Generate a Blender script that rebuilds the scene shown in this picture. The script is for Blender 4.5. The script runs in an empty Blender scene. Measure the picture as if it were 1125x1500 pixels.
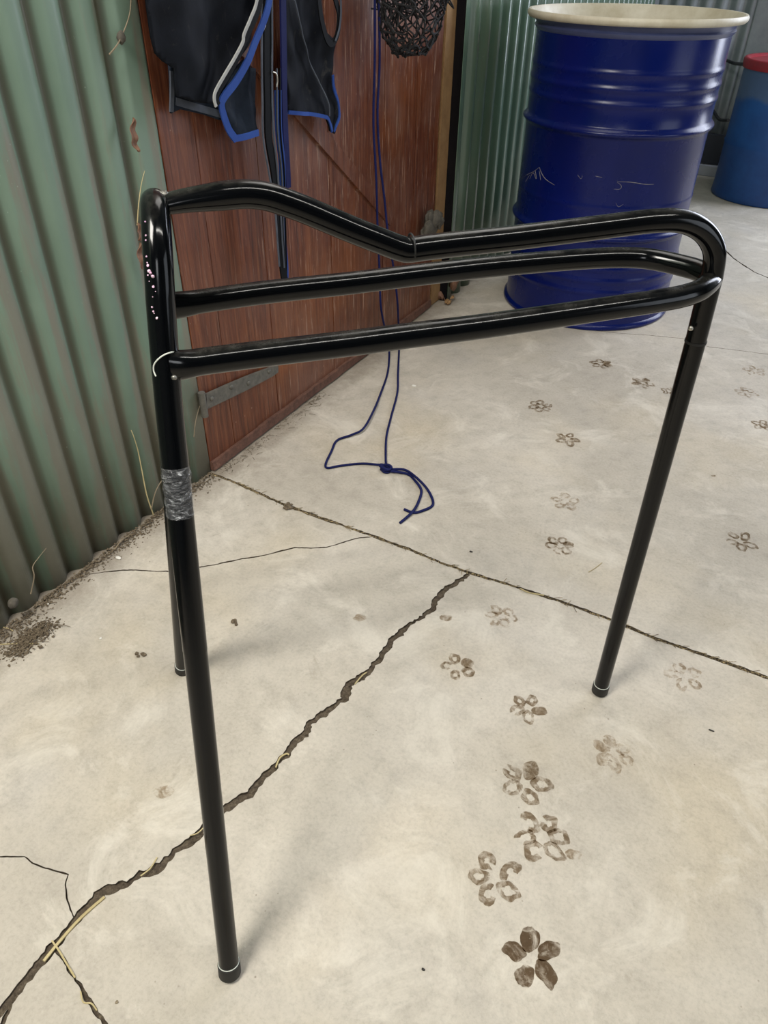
import bpy, bmesh, math, random
from mathutils import Vector, Matrix, noise
from mathutils.geometry import delaunay_2d_cdt
random.seed(7)
C = bpy.context.scene.collection
SC = bpy.context.scene

# ------------------------------------------------------------------ camera
FPX = 1092.5
PITCH, ROLL, YAW = 0.914891, 0.0158406, 0.498923
CAM = Vector((1.1322, -1.1463, 1.078))
RM = Matrix.Rotation(YAW, 3, 'Z') @ Matrix.Rotation(PITCH, 3, 'X') @ Matrix.Rotation(ROLL, 3, 'Z')
cd = bpy.data.cameras.new('camera'); co = bpy.data.objects.new('camera', cd); C.objects.link(co)
co.matrix_world = Matrix.Translation(CAM) @ RM.to_4x4()
cd.sensor_fit = 'HORIZONTAL'; cd.sensor_width = 36.0; cd.lens = 36.0 * FPX / 1125
cd.clip_start = 0.05; cd.clip_end = 100
SC.camera = co

# ------------------------------------------------------------------ light
w = bpy.data.worlds.new('world'); SC.world = w; w.use_nodes = True
w.node_tree.nodes['Background'].inputs[0].default_value = (0.80, 0.90, 1.0, 1)
w.node_tree.nodes['Background'].inputs[1].default_value = 0.15
def area(name, loc, target, sx, sy, power, col, spread=180):
    l = bpy.data.lights.new(name, 'AREA'); l.shape = 'RECTANGLE'; l.size = sx; l.size_y = sy
    l.energy = power; l.color = col; l.spread = math.radians(spread)
    o = bpy.data.objects.new(name, l); C.objects.link(o); o.location = loc
    o.rotation_euler = (Vector(target) - Vector(loc)).to_track_quat('-Z', 'Y').to_euler()
    return o
area('shed_opening_light', (2.0, 3.75, 1.35), (0.9, 0.9, 0.3), 2.0, 2.3, 135, (0.82, 0.87, 1.0))
area('side_opening_light', (5.7, 0.6, 1.5), (0.8, 0.4, 0.3), 2.4, 2.2, 36, (0.84, 0.91, 1.0))
area('skylight_near', (0.30, -1.75, 2.5), (0.35, -1.3, 0), 0.7, 0.9, 76, (1.0, 0.955, 0.88))
area('skylight_far', (0.35, 1.0, 2.7), (0.9, -0.2, 0), 0.9, 1.3, 17, (1.0, 0.97, 0.92))
area('doorway_behind', (2.4, -3.4, 2.2), (0.8, -0.4, 0.4), 0.8, 0.9, 14, (0.95, 0.97, 1.0))
sk = area('rail_highlight_strip', (2.15, -0.45, 2.9), (2.15, -0.45, 0), 2.2, 0.10, 32, (1.0, 0.97, 0.9)); sk.rotation_euler = (0, 0, math.radians(46))  # unseen strip lamp added along the rail axis to draw its highlight line
SC.view_settings.view_transform = 'Standard'; SC.view_settings.look = 'None'
SC.view_settings.gamma = 1; SC.view_settings.use_curve_mapping = False
SC.view_settings.exposure = 0.02

# ------------------------------------------------------------------ helpers
def ray(px, py):
    return RM @ Vector(((px - 562.5) / FPX, -(py - 750) / FPX, -1))
def fl(px, py, z=0.0):
    d = ray(px, py); return CAM + d * ((z - CAM.z) / d.z)
def px_x(px, py, x):
    d = ray(px, py); return CAM + d * ((x - CAM.x) / d.x)
def px_v(px, py, A, B):
    t = B - A; n = Vector((-t.y, t.x, 0)); d = ray(px, py)
    return CAM + d * ((Vector((A.x, A.y, 0)) - Vector((CAM.x, CAM.y, 0))).dot(n) / d.dot(n))
def srgb(h):
    v = [int(h[i:i + 2], 16) / 255 for i in (0, 2, 4)]
    return tuple([(c / 12.92 if c <= .04045 else ((c + .055) / 1.055) ** 2.4) for c in v]) + (1,)

def tag(o, label=None, cat=None, group=None, kind=None):
    if label: o['label'] = label
    if cat: o['category'] = cat
    if group: o['group'] = group
    if kind: o['kind'] = kind
    return o
def empty(name, loc, label=None, cat=None, group=None, kind=None):
    o = bpy.data.objects.new(name, None); C.objects.link(o); o.location = loc; o.empty_display_size = .05
    return tag(o, label, cat, group, kind)
def obj(name, verts, faces, mat, parent=None, smooth=True):
    me = bpy.data.meshes.new(name); me.from_pydata([tuple(v) for v in verts], [], faces); me.update()
    bm = bmesh.new(); bm.from_mesh(me); bmesh.ops.recalc_face_normals(bm, faces=bm.faces); bm.to_mesh(me); bm.free()
    for m in (mat if isinstance(mat, (list, tuple)) else [mat]): me.materials.append(m)
    for p in me.polygons: p.use_smooth = smooth
    if smooth: me.set_sharp_from_angle(angle=math.radians(50))
    o = bpy.data.objects.new(name, me); C.objects.link(o)
    if parent:
        o.parent = parent; o.matrix_parent_inverse = Matrix.Translation(parent.location).inverted()
    return o
class MB:
    def __init__(s): s.v = []; s.f = []
    def add(s, v, f):
        n = len(s.v); s.v += [Vector(a) for a in v]; s.f += [tuple(i + n for i in q) for q in f]; return s
    def build(s, name, mat, parent=None, smooth=True): return obj(name, s.v, s.f, mat, parent, smooth)
    def box(s, a, b):
        (x0, y0, z0), (x1, y1, z1) = a, b
        return s.add([(x, y, z) for x in (x0, x1) for y in (y0, y1) for z in (z0, z1)],
                     [(0, 1, 3, 2), (4, 6, 7, 5), (0, 4, 5, 1), (2, 3, 7, 6), (0, 2, 6, 4), (1, 5, 7, 3)])
    def bbox(s, a, b, bev=.002):
        bm = bmesh.new(); bmesh.ops.create_cube(bm, size=1)
        for v in bm.verts: v.co = Vector([(a[i] + b[i]) / 2 + v.co[i] * (b[i] - a[i]) for i in range(3)])
        bmesh.ops.bevel(bm, geom=bm.edges[:], offset=bev, segments=2, affect='EDGES')
        return s.addbm(bm)
    def addbm(s, bm):
        bm.verts.index_update(); n = len(s.v)
        s.v += [v.co.copy() for v in bm.verts]; s.f += [tuple(n + v.index for v in f.verts) for f in bm.faces]; bm.free(); return s
def cat(P, n=6, closed=False):
    P = [Vector(p) for p in P]; out = []; N = len(P)
    rng = range(N) if closed else range(N - 1)
    for i in rng:
        if closed: a, b, c, d = P[i - 1], P[i], P[(i + 1) % N], P[(i + 2) % N]
        else: a, b, c, d = P[max(i - 1, 0)], P[i], P[i + 1], P[min(i + 2, N - 1)]
        for k in range(n):
            t = k / n
            out.append(.5 * ((2 * b) + (c - a) * t + (2 * a - 5 * b + 4 * c - d) * t * t + (3 * b - a - 3 * c + d) * t ** 3))
    if not closed: out.append(P[-1])
    return out
def tube_g(mb, P, r, seg=12, closed=False, caps=True, rfun=None):
    """r constant or list; rfun(i) -> (ru, rv) for flattened sections"""
    P = [Vector(p) for p in P]; N = len(P)
    T = []
    for i in range(N):
        a = P[i - 1] if (i or closed) else P[i]; b = P[(i + 1) % N] if (i < N - 1 or closed) else P[i]
        T.append((b - a).normalized())
    up = Vector((0, 0, 1)) if abs(T[0].z) < .9 else Vector((1, 0, 0))
    u = (up - T[0] * up.dot(T[0])).normalized(); V = []; F = []
    for i in range(N):
        u = (u - T[i] * u.dot(T[i])).normalized(); v = T[i].cross(u)
        ri = r[i] if isinstance(r, (list, tuple)) else r
        ru, rv = rfun(i) if rfun else (ri, ri)
        for k in range(seg):
            a = 2 * math.pi * k / seg; V.append(P[i] + u * math.cos(a) * ru + v * math.sin(a) * rv)
    for i in range(N if closed else N - 1):
        j = (i + 1) % N
        for k in range(seg):
            l = (k + 1) % seg; F.append((i * seg + k, i * seg + l, j * seg + l, j * seg + k))
    if caps and not closed:
        F.append(tuple(range(seg))[::-1]); F.append(tuple((N - 1) * seg + k for k in range(seg)))
    mb.add(V, F); return mb
def lathe(mb, prof, c, seg=96):
    V = []; F = []; n = len(prof)
    for k in range(seg):
        a = 2 * math.pi * k / seg
        for r, z in prof: V.append((c[0] + r * math.cos(a), c[1] + r * math.sin(a), c[2] + z))
    for k in range(seg):
        l = (k + 1) % seg
        for i in range(n - 1): F.append((k * n + i, l * n + i, l * n + i + 1, k * n + i + 1))
    return mb.add(V, F)

# ------------------------------------------------------------------ materials
class NT:
    def __init__(s, name):
        s.m = bpy.data.materials.new(name); s.m.use_nodes = True; s.t = s.m.node_tree; s.b = s.t.nodes['Principled BSDF']
        s.co = s.t.nodes.new('ShaderNodeTexCoord').outputs['Object']
    def n(s, t, **k):
        o = s.t.nodes.new(t)
        for a, b in k.items(): setattr(o, a, b)
        return o
    def l(s, a, b): s.t.links.new(a, b)
    def mapped(s, scale, loc=(0, 0, 0)):
        m = s.n('ShaderNodeMapping'); m.inputs['Scale'].default_value = scale; m.inputs['Location'].default_value = loc
        s.l(s.co, m.inputs[0]); return m.outputs[0]
    def noise(s, scale, detail=4, rough=.6, vec=None, dist=0):
        o = s.n('ShaderNodeTexNoise'); o.inputs['Scale'].default_value = scale; o.inputs['Detail'].default_value = detail
        o.inputs['Roughness'].default_value = rough; o.inputs['Distortion'].default_value = dist
        s.l(vec or s.co, o.inputs['Vector']); return o.outputs['Fac']
    def voro(s, scale, vec=None, feature='F1'):
        o = s.n('ShaderNodeTexVoronoi', feature=feature); o.inputs['Scale'].default_value = scale
        s.l(vec or s.co, o.inputs['Vector']); return o.outputs['Distance']
    def ramp(s, f, stops, interp='LINEAR'):
        o = s.n('ShaderNodeValToRGB'); o.color_ramp.interpolation = interp
        while len(o.color_ramp.elements) < len(stops): o.color_ramp.elements.new(.5)
        for e, (p, c) in zip(o.color_ramp.elements, stops):
            e.position = p; e.color = c if isinstance(c, tuple) else (c, c, c, 1)
        s.l(f, o.inputs[0]); return o.outputs[0]
    def mix(s, f, a, b, mode='MIX'):
        o = s.n('ShaderNodeMix', data_type='RGBA', blend_type=mode)
        for i, v in ((0, f), (6, a), (7, b)):
            if isinstance(v, (int, float)): o.inputs[i].default_value = v
            elif isinstance(v, tuple): o.inputs[i].default_value = v
            else: s.l(v, o.inputs[i])
        return o.outputs[2]
    def math(s, op, a, b=0.0, clamp=False):
        o = s.n('ShaderNodeMath', operation=op, use_clamp=clamp)
        for i, v in ((0, a), (1, b)):
            if isinstance(v, (int, float)): o.inputs[i].default_value = v
            else: s.l(v, o.inputs[i])
        return o.outputs[0]
    def xyz(s):
        o = s.n('ShaderNodeSeparateXYZ'); s.l(s.co, o.inputs[0]); return o.outputs
    def col(s, c):
        if isinstance(c, tuple): s.b.inputs['Base Color'].default_value = c
        else: s.l(c, s.b.inputs['Base Color'])
    def rough(s, c):
        if isinstance(c, float): s.b.inputs['Roughness'].default_value = c
        else: s.l(c, s.b.inputs['Roughness'])
    def bump(s, h, strength=.3, dist=.001):
        o = s.n('ShaderNodeBump'); o.inputs['Strength'].default_value = strength; o.inputs['Distance'].default_value = dist
        s.l(h, o.inputs['Height']); s.l(o.outputs[0], s.b.inputs['Normal'])
    def spec(s, v): s.b.inputs['Specular IOR Level'].default_value = v

def mat_concrete():
    s = NT('concrete')
    base = s.ramp(s.noise(1.6, 5, .6), [(.30, srgb('a49d90')), (.5, srgb('b4ada0')), (.72, srgb('c5beb2'))])
    warm = s.ramp(s.noise(2.7, 3, .5, s.mapped((1, 1, 1), (4, 2, 0))), [(.50, 0.0), (.72, 1.0)])
    c = s.mix(s.math('MULTIPLY', warm, .38), base, srgb('bcae92'))
    cool = s.ramp(s.noise(3.3, 3, .5, s.mapped((1, 1, 1), (9, 7, 0))), [(.55, 0.0), (.72, 1.0)])
    c = s.mix(s.math('MULTIPLY', cool, .38), c, srgb('a8a49e'))
    mott = s.ramp(s.noise(26, 6, .75), [(.30, 0.80), (.5, 1.0), (.7, 1.08)])
    c = s.mix(.75, c, mott, 'MULTIPLY')
    fine = s.ramp(s.noise(160, 3, .7), [(.25, .82), (.5, 1.0), (.8, 1.10)])
    c = s.mix(.8, c, fine, 'MULTIPLY')
    lite = s.ramp(s.noise(6, 7, .72, s.mapped((1, 1, 1), (2, 8, 3)), .8), [(.52, 0.0), (.66, 1.0)])
    c = s.mix(s.math('MULTIPLY', lite, .5), c, srgb('d6d0c3'))
    # small stains and pits
    st = s.ramp(s.math('ADD', s.noise(9, 4, .7, s.mapped((1, 1, 1), (3, 3, 3)), 1.0), 0), [(.66, 0.0), (.78, 1.0)])
    c = s.mix(s.math('MULTIPLY', st, .55), c, srgb('8c8272'))
    sp = s.ramp(s.voro(38, s.mapped((1, 1, 1), (1, 5, 0))), [(.02, 1.0), (.07, 0.0)])
    keep = s.ramp(s.noise(7, 2, .5, s.mapped((1, 1, 1), (5, 1, 0))), [(.54, 0.0), (.60, 1.0)])
    c = s.mix(s.math('MULTIPLY', s.math('MULTIPLY', sp, keep), .7), c, srgb('6b6152'))
    # dusty soil tracked in along the wall and joint
    x = s.xyz()
    nx = s.math('ADD', x[0], s.math('MULTIPLY', s.math('SUBTRACT', s.noise(14, 6, .75), .5), .16))
    near = s.ramp(nx, [(.0, 1.0), (.10, 0.0)])
    c = s.mix(s.math('MULTIPLY', near, .75), c, srgb('6f6455'))
    sc = s.ramp(s.noise(60, 5, .8, s.mapped((1, 3, 1)), 2.0), [(.66, 0.0), (.74, 1.0)])
    c = s.mix(s.math('MULTIPLY', sc, .25), c, srgb('948a7a'))
    s.col(c); s.rough(.72); s.spec(.35)
    h = s.math('ADD', s.math('MULTIPLY', s.noise(55, 8, .7), .7), s.math('MULTIPLY', s.noise(5, 3, .5), 1.6))
    s.bump(h, .5, .005); return s.m
def mat_dirt(name, a, b, c_):
    s = NT(name)
    s.col(s.ramp(s.noise(140, 6, .8), [(.3, srgb(a)), (.5, srgb(b)), (.72, srgb(c_))])); s.rough(.95); s.spec(.1)
    s.bump(s.noise(220, 5, .8), .8, .004); return s.m
def mat_green(name, base, alt, dirty, pitch, phase, dirt_amt, rough=.38, flat_from=None):
    s = NT(name); x = s.xyz()
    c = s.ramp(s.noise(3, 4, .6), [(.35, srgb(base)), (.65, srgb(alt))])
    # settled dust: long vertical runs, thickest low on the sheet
    run = s.noise(3.2, 5, .65, s.mapped((1, 9, .9)))
    lowz = s.ramp(x[2], [(0.0, 1.0), (.75, .0)])
    band = s.math('ADD', s.math('MULTIPLY', s.math('SINE', s.math('MULTIPLY', s.math('ADD', x[1], phase), 2 * math.pi / pitch)), .10), run)
    f = s.math('MULTIPLY', s.ramp(s.math('ADD', band, s.math('MULTIPLY', lowz, .17)), [(.50, 0.0), (.64, 1.0)]), dirt_amt)
    c = s.mix(f, c, srgb(dirty))
    # grime in the valleys of the corrugation
    vx = s.ramp(s.math('MULTIPLY', x[0], -60.0), [(.50, 0.0), (1.0, 1.0)])
    c = s.mix(s.math('MULTIPLY', vx, .8 * dirt_amt / .6, True), c, srgb('4b4838'))
    sp = s.ramp(s.voro(60), [(.04, 1.0), (.09, 0.0)]); k = s.ramp(s.noise(11, 2), [(.56, 0.0), (.6, 1.0)])
    c = s.mix(s.math('MULTIPLY', s.math('MULTIPLY', sp, k), .5), c, srgb('9eb0a0'))
    scr = s.ramp(s.noise(16, 6, .7, None, 2.5), [(.69, 0.0), (.72, 1.0)])
    c = s.mix(s.math('MULTIPLY', scr, .35), c, srgb('8b9482'))
    s.col(c); s.rough(s.ramp(s.noise(20, 4), [(.3, rough), (.7, rough + (.15 if rough > .2 else .05))])); s.spec(.4 if rough > .2 else .9)
    s.bump(s.noise(30, 5, .7), .12 if rough > .2 else .04, .002); return s.m
def mat_wood_door():
    s = NT('oiled_red_timber')
    g = s.noise(4, 8, .7, s.mapped((1, 24, .9)), .6)
    c = s.ramp(g, [(.30, srgb('371b11')), (.47, srgb('5a2e1c')), (.60, srgb('6e3e26')), (.78, srgb('85593c'))])
    b = s.ramp(s.noise(2.3, 4, .6), [(.5, 0.0), (.75, 1.0)])
    c = s.mix(s.math('MULTIPLY', b, .45), c, srgb('98592a'))
    pale = s.ramp(s.noise(5, 6, .75, s.mapped((1, 34, 1.4), (0, 3, 1)), .4), [(.57, 0.0), (.64, 1.0)])
    x = s.xyz(); far = s.ramp(x[1], [(.2, .25), (.6, 1.0)])
    c = s.mix(s.math('MULTIPLY', s.math('MULTIPLY', pale, far), .8), c, srgb('b89a84'))
    fog = s.ramp(s.noise(3.5, 4, .6, s.mapped((1, 1, 1), (2, 2, 5))), [(.48, 0.0), (.66, 1.0)])
    c = s.mix(s.math('MULTIPLY', s.math('MULTIPLY', fog, far), .28), c, srgb('94776a'))
    fl_ = s.ramp(s.voro(48), [(.03, 1.0), (.10, 0.0)]); k = s.ramp(s.noise(9, 3), [(.52, 0.0), (.6, 1.0)])
    c = s.mix(s.math('MULTIPLY', s.math('MULTIPLY', fl_, k), .6), c, srgb('c4a890'))
    low = s.ramp(s.math('ADD', x[2], s.math('MULTIPLY', s.noise(12, 5), .05)), [(.035, 1.0), (.075, 0.0)])
    c = s.mix(s.math('MULTIPLY', low, .5), c, srgb('5b4034'))
    s.col(c); s.rough(s.ramp(s.noise(16, 4), [(.3, .30), (.7, .50)])); s.spec(.45)
    s.bump(g, .35, .003); return s.m
def simple(name, hexc, rough=.5, metal=0.0, spec=.5, var=None, nscale=30, bump=0, bscale=60):
    s = NT(name)
    if var: s.col(s.ramp(s.noise(nscale, 5, .7), [(.3, srgb(hexc)), (.7, srgb(var))]))
    else: s.col(srgb(hexc))
    s.rough(rough); s.b.inputs['Metallic'].default_value = metal; s.spec(spec)
    if bump: s.bump(s.noise(bscale, 5, .7), bump, .002)
    return s.m
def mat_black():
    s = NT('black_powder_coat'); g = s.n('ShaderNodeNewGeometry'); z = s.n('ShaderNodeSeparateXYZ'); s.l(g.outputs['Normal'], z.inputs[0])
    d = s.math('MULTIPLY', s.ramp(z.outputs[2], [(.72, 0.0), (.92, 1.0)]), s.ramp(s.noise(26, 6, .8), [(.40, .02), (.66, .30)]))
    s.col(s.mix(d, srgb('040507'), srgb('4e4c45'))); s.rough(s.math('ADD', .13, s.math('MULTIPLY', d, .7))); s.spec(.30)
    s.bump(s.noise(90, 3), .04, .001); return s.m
def mat_drum():
    s = NT('dark_blue_drum_paint')
    c = s.ramp(s.noise(3, 3), [(.3, srgb('01104a')), (.7, srgb('02145c'))])
    sp = s.ramp(s.voro(34), [(.02, 1.0), (.05, 0.0)]); k = s.ramp(s.noise(6, 2), [(.58, 0.0), (.62, 1.0)])
    c = s.mix(s.math('MULTIPLY', s.math('MULTIPLY', sp, k), .2), c, srgb('5d6a9a'))
    s.col(c); s.rough(s.ramp(s.noise(7, 4), [(.3, .20), (.7, .32)])); s.spec(.32)
    s.bump(s.noise(4, 1), .2, .004); return s.m
def mat_barrel():
    s = NT('worn_blue_barrel_paint'); x = s.xyz()
    c = s.ramp(s.noise(6, 5, .7), [(.3, srgb('173d78')), (.7, srgb('1f5294'))])
    up = s.ramp(s.math('ADD', x[2], s.math('MULTIPLY', s.math('SUBTRACT', s.noise(5, 4), .5), .10)), [(.45, 0.0), (.475, 1.0)])
    c = s.mix(s.math('MULTIPLY', up, .55), c, srgb('5c6876'))
    r = s.ramp(s.noise(9, 5, .7, s.mapped((1, 1, 1), (3, 0, 1))), [(.68, 0.0), (.72, 1.0)])
    c = s.mix(s.math('MULTIPLY', r, .7), c, srgb('9c6650'))
    s.col(c); s.rough(.45); return s.m
def mat_cloth(name, a, b, dusty=True):
    s = NT(name)
    c = s.ramp(s.noise(12, 5, .7), [(.3, srgb(a)), (.7, srgb(b))])
    if dusty:
        d = s.ramp(s.noise(10, 6, .75, s.mapped((1, 2.4, 1), (0, 0, 2)), 1.2), [(.60, 0.0), (.74, 1.0)])
        c = s.mix(s.math('MULTIPLY', d, .35), c, srgb('5b584f'))
    s.col(c); s.rough(.68); s.spec(.12); 
    s.bump(s.noise(400, 2), .2, .001); return s.m
def film(name, tint, lo, hi, scale, edge=None):
    """damp stain: a thin film that tints what is under it"""
    s = NT(name); s.t.nodes.remove(s.b)
    tr = s.n('ShaderNodeBsdfTransparent'); s.l(s.mix(s.ramp(s.noise(scale, 5, .75, None, .6), [(lo, 0.0), (hi, 1.0)]), (1, 1, 1, 1), tint), tr.inputs[0])
    s.l(tr.outputs[0], s.t.nodes['Material Output'].inputs[0]); return s.m
def mat_tape():
    s = NT('clear_sticky_tape'); s.b.inputs['Base Color'].default_value = (.75, .77, .8, 1); s.rough(.15)
    s.l(s.ramp(s.noise(70, 4, .7, s.mapped((1, 1, 2.5)), 1.5), [(.46, .05), (.58, .16), (.70, .65)]), s.b.inputs['Alpha'])
    s.bump(s.noise(60, 4, .6, s.mapped((1, 1, 3))), 1.0, .006); return s.m
M = dict(
    concrete=mat_concrete(), crackdirt=mat_dirt('crack_dirt', '40382f', '5b5145', '7f7461'), soil=mat_dirt('brown_soil_litter', '4a4034', '6e6251', '938671'),
    green=mat_green('green_painted_iron', '657a6b', '728676', '786f63', .0765, .02, .70),
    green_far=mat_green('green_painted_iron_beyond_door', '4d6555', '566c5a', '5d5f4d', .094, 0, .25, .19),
    roof=simple('dim_iron_lining', '5f625e', .7, 0, .3, '6d706b', 4),
    scr=simple('scratched_primer', '8e8a86', .6, var='6c6a70', nscale=120),
    silver=simple('galvanised_iron', '969da0', .35, .35, .5, '7c8488', 8, .1),
    door=mat_wood_door(), post=simple('bare_timber_post', '7d5f3f', .75, 0, .3, '93744e', 18, .4), shadewood=simple('shade_painted_timber', '0f0e11', .9, 0, .1, '171516', 14, .3),  # near-black timber has the shade of the door gaps in its colour
    steel=simple('weathered_steel_strap', '55544f', .6, .35, .4, '6f6c64', 60, .5, 120), black=mat_black(),
    rubber=simple('black_rubber', '121212', .6), drum=mat_drum(), cream=simple('cream_bare_rim', 'cfcab8', .45, 0, .5, 'b3aa92', 12, .1),
    band=simple('dull_blue_grey_band', '3c4468', .3, 0, .5, '4a5276', 10), barrel=mat_barrel(), red=simple('faded_red_rim', '9c2733', .5, 0, .4, '7c2a33', 20),
    navy=mat_cloth('navy_canvas', '06080d', '0e121a'), navy2=mat_cloth('dusty_navy_lining', '0e131c', '222a36'), blue=mat_cloth('royal_blue_binding', '263f80', '2f4c90', False),
    piping=mat_cloth('pale_grey_piping', 'a9a9a6', '8c8d8c', False), web=mat_cloth('black_webbing', '07080b', '0c0e12', False), greystripe=mat_cloth('grey_web_stripe', '3f434c', '555a63', False),
    rope=mat_cloth('navy_blue_cord', '131740', '1b2150', False), net=simple('black_net_cord', '08080a', .8, var='121214'),
    straw=simple('dry_straw', 'a8986c', .8, var='bfb186'), twig=simple('dry_grey_rootlet', '6e6250', .85, var='8d8069'), leaf=simple('curled_dead_leaf', '5a3c2c', .7, var='7b5a44', nscale=60, bump=.5),
    nest=simple('grey_cobweb_clump', '45413a', .95, var='5f5a50', nscale=80, bump=1.0, bscale=150), chip=simple('white_shell_chip', 'dcd9d0', .6), seed=simple('dark_seed', '2b2722', .7),
    metal=simple('bright_steel_clip', 'b8b4aa', .3, .9), pink=simple('chipped_pink_primer', 'd79ac0', .5, var='e6d7df', nscale=200), weld=simple('ground_weld_metal', '8f8d86', .35, .7, var='5a5955', nscale=200),
    tape=mat_tape(), cable=simple('black_cable', '1a1c22', .5), board=simple('blue_black_base_board', '161c28', .6), pale_strip=simple('pale_floor_strip', '9fa2a8', .6), wire=simple('pale_wire', 'c9cdc4', .4),
)

# ------------------------------------------------------------------ floor with real cracks
CR = []   # (points px, half width m, jitter, depth)
main = [(688,838),(676,849),(665,855),(648,868),(638,882),(632,894),(612,908),(600,915),(585,927),(572,941),(562,955),(556,967),(542,981),(532,990),(512,1003),(506,1012),(505,1024),(492,1034),(470,1048),(452,1060),(446,1073),(440,1082),(425,1097),(415,1110),(404,1122),(384,1139),(376,1152),(366,1163),(348,1173),(328,1184),(312,1200),(298,1217),(284,1229),(266,1242),(244,1260),(222,1275),(196,1288),(170,1300),(148,1308),(134,1322),(118,1339),(104,1355),(90,1374),(74,1392),(60,1408),(48,1424),(36,1438),(18,1462),(0,1482),(-30,1512)]
CR.append(([fl(*p) for p in main], .0068, .0030))
CR.append(([fl(*p) for p in [(-20,1250),(0,1255),(36,1255),(48,1264),(66,1272),(100,1281),(96,1296),(99,1320),(110,1350)]], .0011, .0006))
CR.append(([fl(*p) for p in [(76,1380),(92,1402),(102,1424),(118,1443),(130,1466),(142,1485),(165,1512)]], .0028, .0015))
CR.append(([fl(*p) for p in [(20,1462),(8,1490),(-2,1515)]], .0030, .0012))
CR.append(([fl(*p) for p in [(546,786),(520,789),(498,796),(478,802),(455,803),(432,802),(408,808),(385,814),(352,819),(320,826),(292,831),(262,837),(230,837),(205,835),(180,835),(150,838),(128,842)]], .0019, .0008))
jl = [(303,692),(322,698),(345,707),(380,723),(420,741),(460,755),(500,769),(548,786),(600,805),(645,824),(685,838),(750,858),(830,884),(895,908),(960,935),(1050,966),(1125,993)]
JP = [fl(*p) for p in jl] + [Vector((2.2, JY, 0)) for JY in (fl(1125, 993).y,)] + [Vector((6.0, -.01, 0))]
CR.append((JP, .0042, .0010))
CR.append(([fl(*p) for p in [(1045,357),(1064,368),(1074,378),(1090,389),(1106,399),(1125,407),(1180,430)]], .0036, .0012))
CR.append(([fl(*p) for p in [(820,478),(860,483),(905,488),(950,491),(1000,496),(1038,508),(1080,513),(1125,519),(1200,532)]], .0011, .0006))
polys = []
for P, hw, jit in CR:
    Q = [P[0]]
    for a, b in zip(P, P[1:]):
        L = (b - a).length; n = min(60, max(1, int(L / .0045)))
        Q += [a + (b - a) * (k / n) for k in range(1, n + 1)]
    Lf = []; Rt = []
    for i, q in enumerate(Q):
        t = (Q[min(i + 1, len(Q) - 1)] - Q[max(i - 1, 0)]).normalized(); nrm = Vector((-t.y, t.x, 0))
        taper = min(1, (min(i, len(Q) - 1 - i) + .6) / 3)
        wob = .7 + .6 * noise.noise(q * 31 + Vector((3, 1, 0))) + .25
        h1 = hw * taper * wob + noise.noise(q * 140 + Vector((9, 0, 0))) * jit + random.uniform(-jit, jit) * .2; h2 = hw * taper * wob + noise.noise(q * 140 + Vector((0, 9, 0))) * jit + random.uniform(-jit, jit) * .2
        off = nrm * (noise.noise(q * 55) * jit * 1.6 + noise.noise(q * 190) * jit * .9)
        Lf.append(q + off + nrm * max(.0006, h1)); Rt.append(q + off - nrm * max(.0006, h2))
    polys.append(Lf + Rt[::-1])
X0, X1, Y0, Y1 = -.12, 6.0, -4.0, 3.95
vin = [Vector((X0, Y0)), Vector((X1, Y0)), Vector((X1, Y1)), Vector((X0, Y1))]; fin = []
for P in polys:
    n0 = len(vin); vin += [Vector((min(max(p.x, X0 + .002), X1 - .002), min(max(p.y, Y0 + .002), Y1 - .002))) for p in P]
    fin.append(list(range(n0, n0 + len(P))))
ed = [(0, 1), (1, 2), (2, 3), (3, 0)] + [(f[i], f[(i + 1) % len(f)]) for f in fin for i in range(len(f))]
vo, eo, fo, *_ = delaunay_2d_cdt(vin, ed, [], 0, 1e-5)
segs = []
for f in fin: segs.append([vin[i] for i in f])
bbx = [(min(p.x for p in s), max(p.x for p in s), min(p.y for p in s), max(p.y for p in s)) for s in segs]
def inside(pt):
    for s, b in zip(segs, bbx):
        if not (b[0] <= pt.x <= b[1] and b[2] <= pt.y <= b[3]): continue
        c = 0; n = len(s)
        for i in range(n):
            a, d = s[i], s[(i + 1) % n]
            if (a.y > pt.y) != (d.y > pt.y):
                if pt.x < (d.x - a.x) * (pt.y - a.y) / (d.y - a.y) + a.x: c += (1 if d.y > a.y else -1)
        if c != 0: return True
    return False
top = []; hole = []
for f in fo:
    ctr = sum((vo[i] for i in f), Vector((0, 0))) / len(f)
    (hole if inside(ctr) else top).append(tuple(f))
DEP = .008; nv = len(vo)
V = [Vector((v.x, v.y, 0)) for v in vo] + [Vector((v.x, v.y, -DEP * (.45 + .5 * abs(noise.noise(Vector((v.x, v.y, 0)) * 40))))) for v in vo]
F = list(top); mi = [0] * len(top)
es = {}
for f in top:
    for i in range(len(f)): es[(f[i], f[(i + 1) % len(f)])] = 1
for f in hole:
    F.append(tuple(i + nv for i in f)); mi.append(1)
    for i in range(len(f)):
        a, b = f[i], f[(i + 1) % len(f)]
        if (b, a) in es: F.append((a, b, b + nv, a + nv)); mi.append(1)
me = bpy.data.meshes.new('floor'); me.from_pydata(V, [], F); me.materials.append(M['concrete']); me.materials.append(M['crackdirt'])
for p, m_ in zip(me.polygons, mi): p.material_index = m_; p.use_smooth = False
bm = bmesh.new(); bm.from_mesh(me); bmesh.ops.delete(bm, geom=[v for v in bm.verts if not v.link_faces], context='VERTS')
for f_ in bm.faces:
    f_.normal_update()
    if f_.normal.z < -.5: f_.normal_flip()
bm.to_mesh(me); bm.free()
floor = bpy.data.objects.new('floor', me); C.objects.link(floor); tag(floor, kind='structure')

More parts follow.
